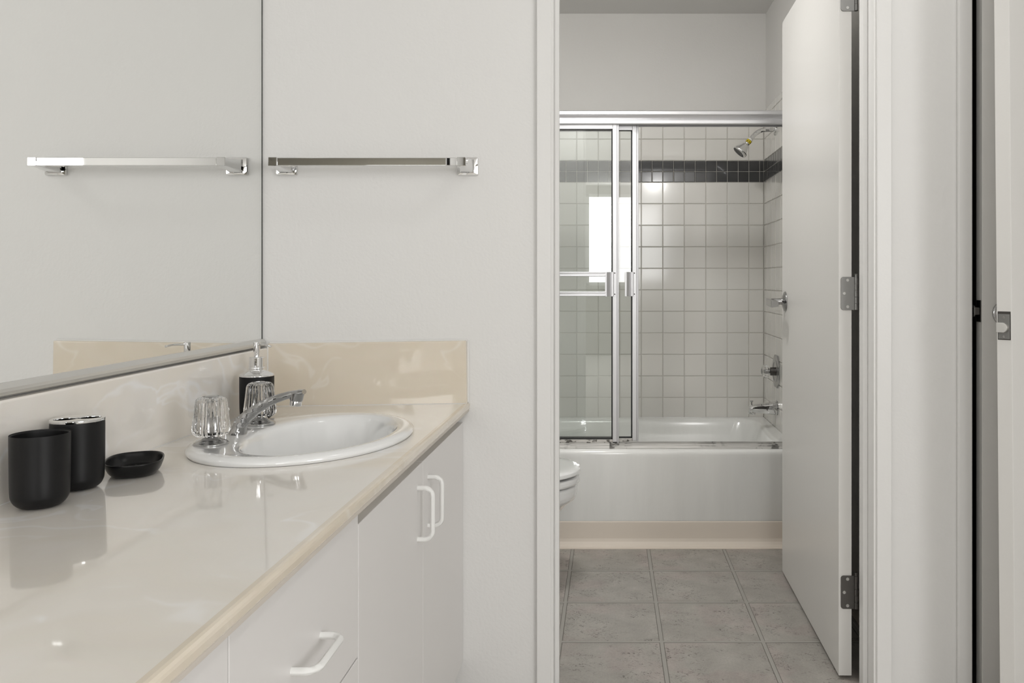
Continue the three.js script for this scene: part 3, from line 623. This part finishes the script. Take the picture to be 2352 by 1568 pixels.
// ------------------------------------------------------------------ things on the counter
{
  const x = -0.8125, d = 1.188, y = counterY(x) + 0.0006;
  const t = thing('tumbler', 'matt black tumbler, nearest of the black bath accessories', 'cup', [x, y, d]);
  part('body', lathe(smoothProfile([[0.0003, 0], [0.020, 0.0002], [0.029, 0.004], [0.0345, 0.012], [0.0362, 0.022], [0.0368, 0.05], [0.0372, 0.099], [0.0366, 0.1018], [0.0352, 0.101], [0.0346, 0.094], [0.034, 0.03], [0.030, 0.012], [0.0003, 0.0055]], 90), [x, y, d], 80), M.black, t);
}
{
  const x = -0.825, d = 1.291, y = counterY(x) + 0.0006;
  const t = thing('toothbrush_holder', 'matt black toothbrush holder with a chrome lid beside the tumbler', 'toothbrush holder', [x, y, d]);
  part('body', lathe(smoothProfile([[0.0003, 0], [0.021, 0.0002], [0.030, 0.004], [0.0348, 0.012], [0.0362, 0.022], [0.0368, 0.05], [0.0369, 0.08], [0.0369, 0.100], [0.0364, 0.1035], [0.0355, 0.1030], [0.0345, 0.094], [0.034, 0.03], [0.030, 0.012], [0.0003, 0.0055]], 110), [x, y, d], 80), M.black, t);
  const s = new THREE.Shape(); s.absarc(0, 0, 0.0374, 0, 2 * Math.PI, false);
  const h = new THREE.Path(), N = 60;                     // dumbbell-shaped mouth
  for (let i = 0; i <= N; i++) { const q = -i / N * 2 * Math.PI, r = 0.0115 + 0.0085 * Math.cos(2 * q) + 0.0035 * Math.abs(Math.cos(q)); const p = [r * Math.cos(q + 0.55) * 1.35, r * Math.sin(q + 0.55) * 1.35]; i ? h.lineTo(...p) : h.moveTo(...p); }
  s.holes.push(h);
  const g = extrudeY(s, 0, 0.0046, 0.0014, 3);
  g.translate(x, y + 0.1038, -d);
  part('lid', toCreasedNormals(g, 0.6), M.chrome, t, { label: 'chrome lid with a slot' });
}
{
  const x = -0.7945, d = 1.393, y = counterY(x) + 0.0006, L = 0.0625, B = 0.0435;
  const t = thing('soap_dish', 'shallow black oval soap dish with ridges by the sink', 'soap dish', [x, y, d]);
  const loop = (k, m, yy) => oval(0, 0, B * k, L * m, yy, 2.7, 72);
  const raw = [loop(0.55, 0.62, 0), loop(0.72, 0.76, 0.0008), loop(0.86, 0.88, 0.006), loop(0.96, 0.965, 0.015), loop(1, 1, 0.0225), loop(0.985, 0.99, 0.0238), loop(0.95, 0.965, 0.0232), loop(0.89, 0.91, 0.015), loop(0.78, 0.82, 0.0072), loop(0.6, 0.66, 0.0046), loop(0.3, 0.33, 0.0042)];
  const g = loft(smoothLoops(raw, 4), { cap0: true, cap1: true });
  const turn = new THREE.Matrix4().makeTranslation(x, y, -d).multiply(new THREE.Matrix4().makeRotationY(0.44));
  g.applyMatrix4(turn);
  part('tray', g, M.blackGloss, t);
  for (let i = -2; i <= 2; i++) {
    const r = new RoundedBoxGeometry(0.0032, 0.0045, 0.056 - Math.abs(i) * 0.006, 2, 0.0014).translate(i * 0.0095, 0.0062, 0);
    r.applyMatrix4(turn); part('ridge', r, M.blackGloss, t);
  }
}
{
  const x = -0.8155, d = 1.925, y = counterY(x) + 0.0006;
  const t = thing('soap_dispenser', 'black soap dispenser with a chrome pump in the counter corner', 'soap dispenser', [x, y, d]);
  part('bottle', lathe(smoothProfile([[0.0003, 0], [0.021, 0.0002], [0.030, 0.004], [0.0352, 0.012], [0.0368, 0.022], [0.0374, 0.05], [0.0376, 0.1]], 60).concat([[0.0376, 0.1015], [0.02, 0.1015]]), [x, y, d], 80), M.black, t);
  part('shoulder', lathe([[0.0378, 0.1005], [0.0382, 0.102], [0.0376, 0.1035], [0.034, 0.1065], [0.0255, 0.1105], [0.0195, 0.1125], [0.0175, 0.1135], [0.0175, 0.1165], [0.0182, 0.1172], [0.0182, 0.121], [0.0168, 0.1215]], [x, y, d], 72), M.chrome, t);
  const p = part('pump', lathe([[0.0168, 0.1205], [0.0168, 0.1425], [0.0162, 0.1435], [0.0075, 0.1437], [0.0062, 0.1445], [0.0062, 0.155], [0.0072, 0.1562], [0.0074, 0.174], [0.0078, 0.1775], [0.0076, 0.1785], [0.0035, 0.1768], [0, 0.1765]], [x, y, d], 48), M.chrome, t);
  const o = V(x, y + 0.1725, d);
  part('nozzle', sweep([o.clone(), V(x + 0.014, y + 0.1735, d - 0.007), V(x + 0.028, y + 0.1728, d - 0.014), V(x + 0.041, y + 0.1692, d - 0.0205)], [[0.0028, 0.0028], [0.0026, 0.0026], [0.0025, 0.0025], [0.0024, 0.0024]], new THREE.Vector3(0, 1, 0), 18, 24), M.chrome, p);
}

// ------------------------------------------------------------------ towel bar
{
  const XL = -0.832, XR = -0.3655, Y = 1.3765, B = WALL, bd = 2.066;
  const t = thing('towel_bar', 'square chrome towel bar on the white wall beside the mirror', 'towel bar', [(XL + XR) / 2, Y, B]);
  for (const x of [XL, XR]) {
    const rr = (w, h, r, d, dx = 0, dy = 0) => roundRect(0, 0, w, h, r, 0, 4).map(p => new THREE.Vector3(x + dx + p.x, Y + dy - p.z, -d));
    const loops = [rr(0.0275, 0.0232, 0.004, B - 0.0002), rr(0.0275, 0.0232, 0.004, B - 0.007), rr(0.0262, 0.022, 0.0035, B - 0.009), rr(0.0175, 0.0175, 0.002, B - 0.0105), rr(0.0165, 0.0168, 0.002, B - 0.014), rr(0.0115, 0.0125, 0.001, B - 0.058, 0, 0.0005), rr(0.0108, 0.0108, 0.001, B - 0.070), rr(0.0108, 0.0108, 0.001, bd - 0.0108), rr(0.0098, 0.0098, 0.001, bd - 0.0118)];
    part('bracket', loft(loops, { cap0: true, cap1: true, crease: 0.35 }), M.chrome, t);
  }
  part('bar', bx(XL + 0.0105, XR - 0.0105, Y - 0.0098, Y + 0.0098, bd - 0.0098, bd + 0.0098, 0.0012), M.chrome, t);
}

// ------------------------------------------------------------------ bathtub
const APRON = 3.386, RIMY = 0.392;
{
  const t = thing('bathtub', 'white enamelled alcove bathtub with a straight apron', 'bathtub', [0.02, 0.0, 3.79]);
  const x0 = -0.80, x1 = SIDE - 0.0005, d0 = APRON, d1 = BACK - 0.003, cx = (x0 + x1) / 2, cd = (d0 + d1) / 2, hx = (x1 - x0) / 2, hd = (d1 - d0) / 2;
  const rr = (l, r, f, b, rad, y) => { const X0 = x0 + l, X1 = x1 - r, D0 = d0 + f, D1 = d1 - b; return roundRect((X0 + X1) / 2, (D0 + D1) / 2, (X1 - X0) / 2, (D1 - D0) / 2, rad, y, 12); };
  const loops = [rr(0, 0, 0.004, 0, 0.003, 0.0), rr(0, 0, 0.004, 0, 0.003, 0.100), rr(0, 0, 0.001, 0, 0.003, 0.112), rr(0, 0, 0.0, 0, 0.003, 0.36), rr(0, 0, -0.001, 0, 0.003, 0.374), rr(0, 0, 0.001, 0, 0.003, 0.384), rr(0.001, 0.001, 0.008, 0.001, 0.003, 0.391), rr(0.004, 0.002, 0.018, 0.002, 0.003, RIMY + 0.001),
    rr(0.05, 0.046, 0.070, 0.026, 0.09, RIMY - 0.002), rr(0.058, 0.054, 0.080, 0.034, 0.095, RIMY - 0.006), rr(0.066, 0.062, 0.088, 0.042, 0.10, RIMY - 0.02), rr(0.08, 0.078, 0.10, 0.058, 0.11, RIMY - 0.08), rr(0.11, 0.11, 0.12, 0.085, 0.13, 0.20), rr(0.15, 0.145, 0.145, 0.115, 0.15, 0.115), rr(0.21, 0.2, 0.19, 0.17, 0.15, 0.082), rr(0.45, 0.42, 0.33, 0.31, 0.06, 0.078)];
  part('shell', loft(loops, { cap0: true, cap1: true, crease: 0.7, flip: true }), M.enamel, t);
}

// ------------------------------------------------------------------ shower enclosure
const HD = 3.412;
{
  const t = thing('shower_door_frame', 'silver aluminium header, sill track and jambs on the bathtub rim', 'shower frame', [0, RIMY, 3.44]);
  const hp = [[HD + 0.006, 1.722], [HD + 0.001, 1.7235], [HD, 1.726], [HD, 1.738], [HD + 0.002, 1.7405], [HD + 0.014, 1.7415], [HD + 0.0045, 1.7585], [HD + 0.002, 1.7595], [HD, 1.763], [HD + 0.001, 1.775], [HD + 0.005, 1.7795], [HD + 0.058, 1.7795], [HD + 0.064, 1.773], [HD + 0.064, 1.722], [HD + 0.056, 1.722], [HD + 0.056, 1.765], [HD + 0.014, 1.765], [HD + 0.012, 1.722]];
  part('header', extrudeX(hp, -0.80, SIDE), M.aluminium, t);
  const sp = [[HD - 0.004, RIMY], [HD - 0.004, RIMY + 0.004], [HD, RIMY + 0.011], [HD + 0.004, RIMY + 0.0125], [HD + 0.006, RIMY + 0.020], [HD + 0.010, RIMY + 0.0215], [HD + 0.013, RIMY + 0.0215], [HD + 0.014, RIMY + 0.010], [HD + 0.036, RIMY + 0.010], [HD + 0.037, RIMY + 0.022], [HD + 0.041, RIMY + 0.022], [HD + 0.042, RIMY + 0.009], [HD + 0.062, RIMY + 0.009], [HD + 0.062, RIMY]];
  part('sill_track', extrudeX(sp, -0.80, SIDE), M.track, t, { label: 'scuffed track with mould spots' });
  for (const [a, b] of [[SIDE - 0.022, SIDE], [-0.80, -0.778]]) part('jamb', bx(a, b, RIMY + 0.02, 1.722, HD + 0.004, HD + 0.058, 0.002), M.aluminium, t);
}
function slidingPanel(name, label, x0, x1, d, rails) {
  const t = thing(name, label, 'shower door', [(x0 + x1) / 2, 0.414, d], 'sliding shower doors on the bathtub'), th = 0.0075;
  const y0 = 0.412, y1 = 1.736, sw = 0.0265;
  part('glass', new THREE.PlaneGeometry(x1 - x0 - 0.02, y1 - y0 - 0.04).translate((x0 + x1) / 2, (y0 + y1) / 2 - 0.012, -d), M.glass, t);
  const stile = (a, b, right) => {
    const s = [bx(a, b - 0.0075, y0 + 0.004, y1, d - th, d + th, 0.0025), bx(b - 0.0072, b - 0.0045, y0, y1, d - th + 0.002, d + th - 0.002), bx(b - 0.0045, b, y0, y1, d - th - 0.001, d + th, 0.0015)];
    part('stile', s, M.aluminium, t);
  };
  stile(x1 - sw, x1); stile(x0, x0 + sw);
  part('rail', bx(x0 + sw - 0.001, x1 - sw + 0.001, 1.7045, y1, d - th, d + th, 0.002), M.aluminium, t);
  part('rail', bx(x0 + sw - 0.001, x1 - sw + 0.001, y0, y0 + 0.0155, d - th, d + th, 0.002), M.dirtyRail, t, { label: 'bottom rail stained by mould' });
  const g = 0.0045, gd = d - th + 0.001;
  part('gasket', [bx(x1 - sw - g, x1 - sw, y0 + 0.0155, 1.7045, gd, d + 0.003), bx(x0 + sw, x0 + sw + g, y0 + 0.0155, 1.7045, gd, d + 0.003), bx(x0 + sw, x1 - sw, y0 + 0.0155, y0 + 0.021, gd, d + 0.003), bx(x0 + sw, x1 - sw, 1.702, 1.7045, gd, d + 0.003)], M.gasket, t);
  // finger pull on the stile: a plate with a hooked lip, two screw holes
  const px = x1 - 0.0135, yb = 1.0165, yt = 1.1165, f = d - th;
  const s = new THREE.Shape([[px, f - 0.0002], [px, f - 0.004], [px - 0.007, f - 0.004], [px - 0.0085, f - 0.0055], [px - 0.0105, f - 0.004], [px - 0.0165, f - 0.0042], [px - 0.0185, f - 0.0065], [px - 0.0205, f - 0.005], [px - 0.035, f - 0.021], [px - 0.0365, f - 0.026], [px - 0.0432, f - 0.026], [px - 0.0432, f - 0.021], [px - 0.040, f - 0.018], [px - 0.022, f - 0.0002]].map(p => new THREE.Vector2(...p)));
  const h = part('pull', extrudeY(s, yb, yt), M.aluminium, t);
  for (const y of [yb + 0.0085, yt - 0.0045]) part('screw', cyl(V(px - 0.0035, y, f - 0.0036), V(px - 0.0035, y, f - 0.0046), 0.0026, 0.0026, 14), M.hole, h);
  if (rails) for (const y of [1.1075, 1.0265]) {
    const bar = part('towel_rail', [bx(x0 + 0.03, px - 0.0415, y + 0.0035, y + 0.0095, f - 0.030, f - 0.020, 0.002), bx(x0 + 0.03, px - 0.0415, y - 0.004, y + 0.004, f - 0.027, f - 0.021), bx(x0 + 0.03, px - 0.0415, y - 0.0095, y - 0.0035, f - 0.030, f - 0.020, 0.002)], M.aluminium, t);
    part('bracket', bx(x0 + 0.008, x0 + 0.03, y - 0.0095, y + 0.0095, f - 0.03, f, 0.002), M.aluminium, bar);
  }
}
slidingPanel('sliding_shower_door', 'outer framed glass shower door carrying two towel rails', -0.722, 0.0386, 3.434, true);
slidingPanel('sliding_shower_door', 'inner framed glass shower door behind the one with towel rails', -0.640, 0.1203, 3.4615, false);

// ------------------------------------------------------------------ shower fittings
{
  const d = 3.905, Y = 1.787;
  const t = thing('showerhead', 'chrome shower head on a bent arm with a yellow tag', 'shower head', [SIDE, Y, d]);
  part('flange', latheAlong([[0, 0], [0.026, 0], [0.0255, 0.004], [0.021, 0.008], [0.0125, 0.011], [0.0105, 0.012]], V(SIDE, Y, d), new THREE.Vector3(-1, 0, 0)), M.chrome, t);
  const px = x => SIDE - x;
  part('arm', sweep([V(px(0), Y, d), V(px(0.035), Y + 0.001, d), V(px(0.066), Y - 0.002, d), V(px(0.090), Y - 0.015, d), V(px(0.110), Y - 0.035, d), V(px(0.122), Y - 0.050, d)], [[0.0105, 0.0105], [0.0105, 0.0105]], new THREE.Vector3(0, 0, 1), 24, 40), M.chrome, t);
  const a = V(px(0.117), Y - 0.0445, d), dir = new THREE.Vector3(-0.66, -0.75, 0.06).normalize();
  part('collar', latheAlong([[0.0105, 0], [0.0125, 0.0002], [0.0128, 0.007], [0.0108, 0.0072]], a, dir), M.whitePlastic, t);
  const tag = latheAlong([[0.0125, 0.007], [0.0133, 0.0075], [0.0133, 0.0215], [0.012, 0.022]], a, dir, 40);
  part('tag', tag, M.sticker, t, { keepUV: true, label: 'yellow printed tag' });
  part('head', latheAlong([[0.0115, 0.022], [0.0125, 0.024], [0.0125, 0.028], [0.0105, 0.03], [0.0135, 0.034], [0.018, 0.038], [0.0185, 0.044], [0.0225, 0.050], [0.031, 0.066], [0.0345, 0.071], [0.036, 0.074], [0.036, 0.079], [0.034, 0.081], [0.0345, 0.083], [0.031, 0.085], [0.022, 0.0835], [0, 0.0835]], a, dir, 56), M.chrome, t);
}
{
  const d = 3.872, Y = 0.6585;
  const t = thing('shower_valve', 'chrome octagonal shower valve plate with a clear faceted knob', 'shower valve', [SIDE, Y, d]);
  const oct = (r, x, k = 1) => Array.from({ length: 8 }, (_, i) => { const q = (i + 0.5) / 8 * 2 * Math.PI; return V(SIDE - x, Y + r * Math.sin(q) * k, d + r * Math.cos(q)); });
  part('plate', [loft([oct(0.0815, 0.0002), oct(0.0815, 0.004), oct(0.0785, 0.0075), oct(0.055, 0.0085)], { cap0: true, cap1: true, crease: 0.3 }), latheAlong([[0.054, 0.008], [0.052, 0.0105], [0.046, 0.0115], [0.043, 0.0095], [0, 0.0095]], V(SIDE, Y, d), new THREE.Vector3(-1, 0, 0))], M.agedChrome, t);
  part('sleeve', latheAlong([[0.019, 0.008], [0.019, 0.0305], [0.0165, 0.032], [0.01, 0.033], [0.01, 0.036]], V(SIDE, Y, d), new THREE.Vector3(-1, 0, 0)), M.darkSteel, t);
  const ring = (r, x) => Array.from({ length: 10 }, (_, i) => { const q = i / 10 * 2 * Math.PI; return V(SIDE - x, Y + r * Math.sin(q), d + r * Math.cos(q)); });
  const k = part('knob', loft([ring(0.012, 0.0345), ring(0.024, 0.039), ring(0.0325, 0.051), ring(0.031, 0.058), ring(0.019, 0.070), ring(0.0115, 0.0715)], { cap0: true, cap1: true, crease: 0.05 }), M.acrylic, t);
  part('cap', latheAlong([[0, 0.0715], [0.0105, 0.0715], [0.0105, 0.0735], [0, 0.074]], V(SIDE, Y, d), new THREE.Vector3(-1, 0, 0)), M.agedChrome, k);
  part('stem', latheAlong([[0, 0.036], [0.007, 0.036], [0.007, 0.056], [0, 0.056]], V(SIDE, Y, d), new THREE.Vector3(-1, 0, 0)), M.agedChrome, k);
}
{
  const d = 3.872, Y = 0.489, s = (x, hy, hd, n, dy = 0) => Array.from({ length: 40 }, (_, i) => { const q = i / 40 * 2 * Math.PI, c = Math.cos(q), u = Math.sin(q); return V(SIDE - x, Y + dy + hy * Math.sign(u) * Math.abs(u) ** (2 / n), d + hd * Math.sign(c) * Math.abs(c) ** (2 / n)); });
  const t = thing('tub_spout', 'chrome tub spout with a diverter knob over the bathtub', 'tub spout', [SIDE, Y, d]);
  part('flange', loft([s(0.0002, 0.0335, 0.032, 2.6), s(0.004, 0.033, 0.0315, 2.6), s(0.0055, 0.030, 0.029, 2.6)], { cap0: true, cap1: true, crease: 0.5 }), M.agedChrome, t);
  const sp = part('spout', loft(smoothLoops([s(0.004, 0.0305, 0.029, 3), s(0.035, 0.0275, 0.0275, 2.8, -0.002), s(0.075, 0.0225, 0.025, 2.6, -0.002), s(0.105, 0.019, 0.0235, 2.4, -0.002), s(0.120, 0.018, 0.0225, 2.3, -0.003), s(0.128, 0.0155, 0.02, 2.2, -0.006), s(0.1315, 0.010, 0.014, 2, -0.009)], 6), { cap0: true, cap1: true, crease: 0.7 }), M.chrome, t);
  part('outlet', latheAlong([[0.0165, 0], [0.0175, 0.014], [0.0165, 0.0225], [0.0145, 0.024], [0.013, 0.0225], [0, 0.018]], V(SIDE - 0.1145, Y - 0.006, d), new THREE.Vector3(-0.16, -1, 0)), M.chrome, sp);
  part('diverter', [cyl(V(SIDE - 0.118, Y + 0.01, d), V(SIDE - 0.118, Y + 0.027, d), 0.0035), lathe([[0.003, 0], [0.004, 0.002], [0.0075, 0.0055], [0.0078, 0.0075], [0, 0.0085]], [SIDE - 0.118, Y + 0.0255, d], 24)], M.agedChrome, sp);
}

// ------------------------------------------------------------------ toilet
{
  const cd = 2.995, t = thing('toilet', 'white toilet with its lid down beside the bathtub', 'toilet', [-0.42, 0, cd]);
  const ov = (x0, x1, w, y, n = 2.25) => oval((x0 + x1) / 2, cd, (x1 - x0) / 2, w, y, n, 72);
  const loops = smoothLoops([ov(-0.62, -0.30, 0.115, 0.0, 2.6), ov(-0.62, -0.30, 0.112, 0.03, 2.6), ov(-0.61, -0.295, 0.10, 0.09, 2.4), ov(-0.60, -0.262, 0.10, 0.16, 2.3), ov(-0.60, -0.205, 0.125, 0.225), ov(-0.60, -0.150, 0.158, 0.285), ov(-0.60, -0.1225, 0.171, 0.306), ov(-0.60, -0.1165, 0.1775, 0.320), ov(-0.60, -0.1155, 0.1785, 0.345), ov(-0.599, -0.1175, 0.177, 0.352), ov(-0.597, -0.121, 0.174, 0.354), ov(-0.56, -0.16, 0.14, 0.354)], 4);
  part('bowl', loft(loops, { cap0: true, cap1: true, crease: 0.8 }), M.porcelain, t);
  part('seat', loft(smoothLoops([ov(-0.55, -0.135, 0.160, 0.3605), ov(-0.570, -0.112, 0.179, 0.3610), ov(-0.573, -0.1075, 0.183, 0.3645), ov(-0.573, -0.1065, 0.184, 0.375), ov(-0.572, -0.108, 0.183, 0.383), ov(-0.569, -0.113, 0.178, 0.3862), ov(-0.55, -0.135, 0.16, 0.3868)], 3), { cap0: true, cap1: true, crease: 0.8 }), M.porcelain, t);
  part('lid', loft(smoothLoops([ov(-0.55, -0.135, 0.160, 0.3945), ov(-0.575, -0.110, 0.181, 0.3950), ov(-0.578, -0.1045, 0.186, 0.3985), ov(-0.578, -0.104, 0.1865, 0.406), ov(-0.577, -0.107, 0.184, 0.4125), ov(-0.572, -0.116, 0.176, 0.4155), ov(-0.552, -0.14, 0.154, 0.418), ov(-0.52, -0.17, 0.13, 0.4185)], 3), { cap0: true, cap1: true, crease: 0.8 }), M.porcelain, t);
  part('tank', bx(-0.795, -0.60, 0.36, 0.70, cd - 0.22, cd + 0.22, 0.02), M.porcelain, t);
  part('tank_lid', bx(-0.7975, -0.59, 0.70, 0.735, cd - 0.23, cd + 0.23, 0.012), M.porcelain, t);
  part('flush_lever', [cyl(V(-0.60, 0.64, cd - 0.15), V(-0.585, 0.64, cd - 0.15), 0.012), bx(-0.592, -0.585, 0.632, 0.648, cd - 0.16, cd - 0.08, 0.003)], M.chrome, t);
}

scene.traverse(o => { if (o.isMesh) { o.castShadow = true; o.receiveShadow = true; } });
renderer.render(scene, camera);
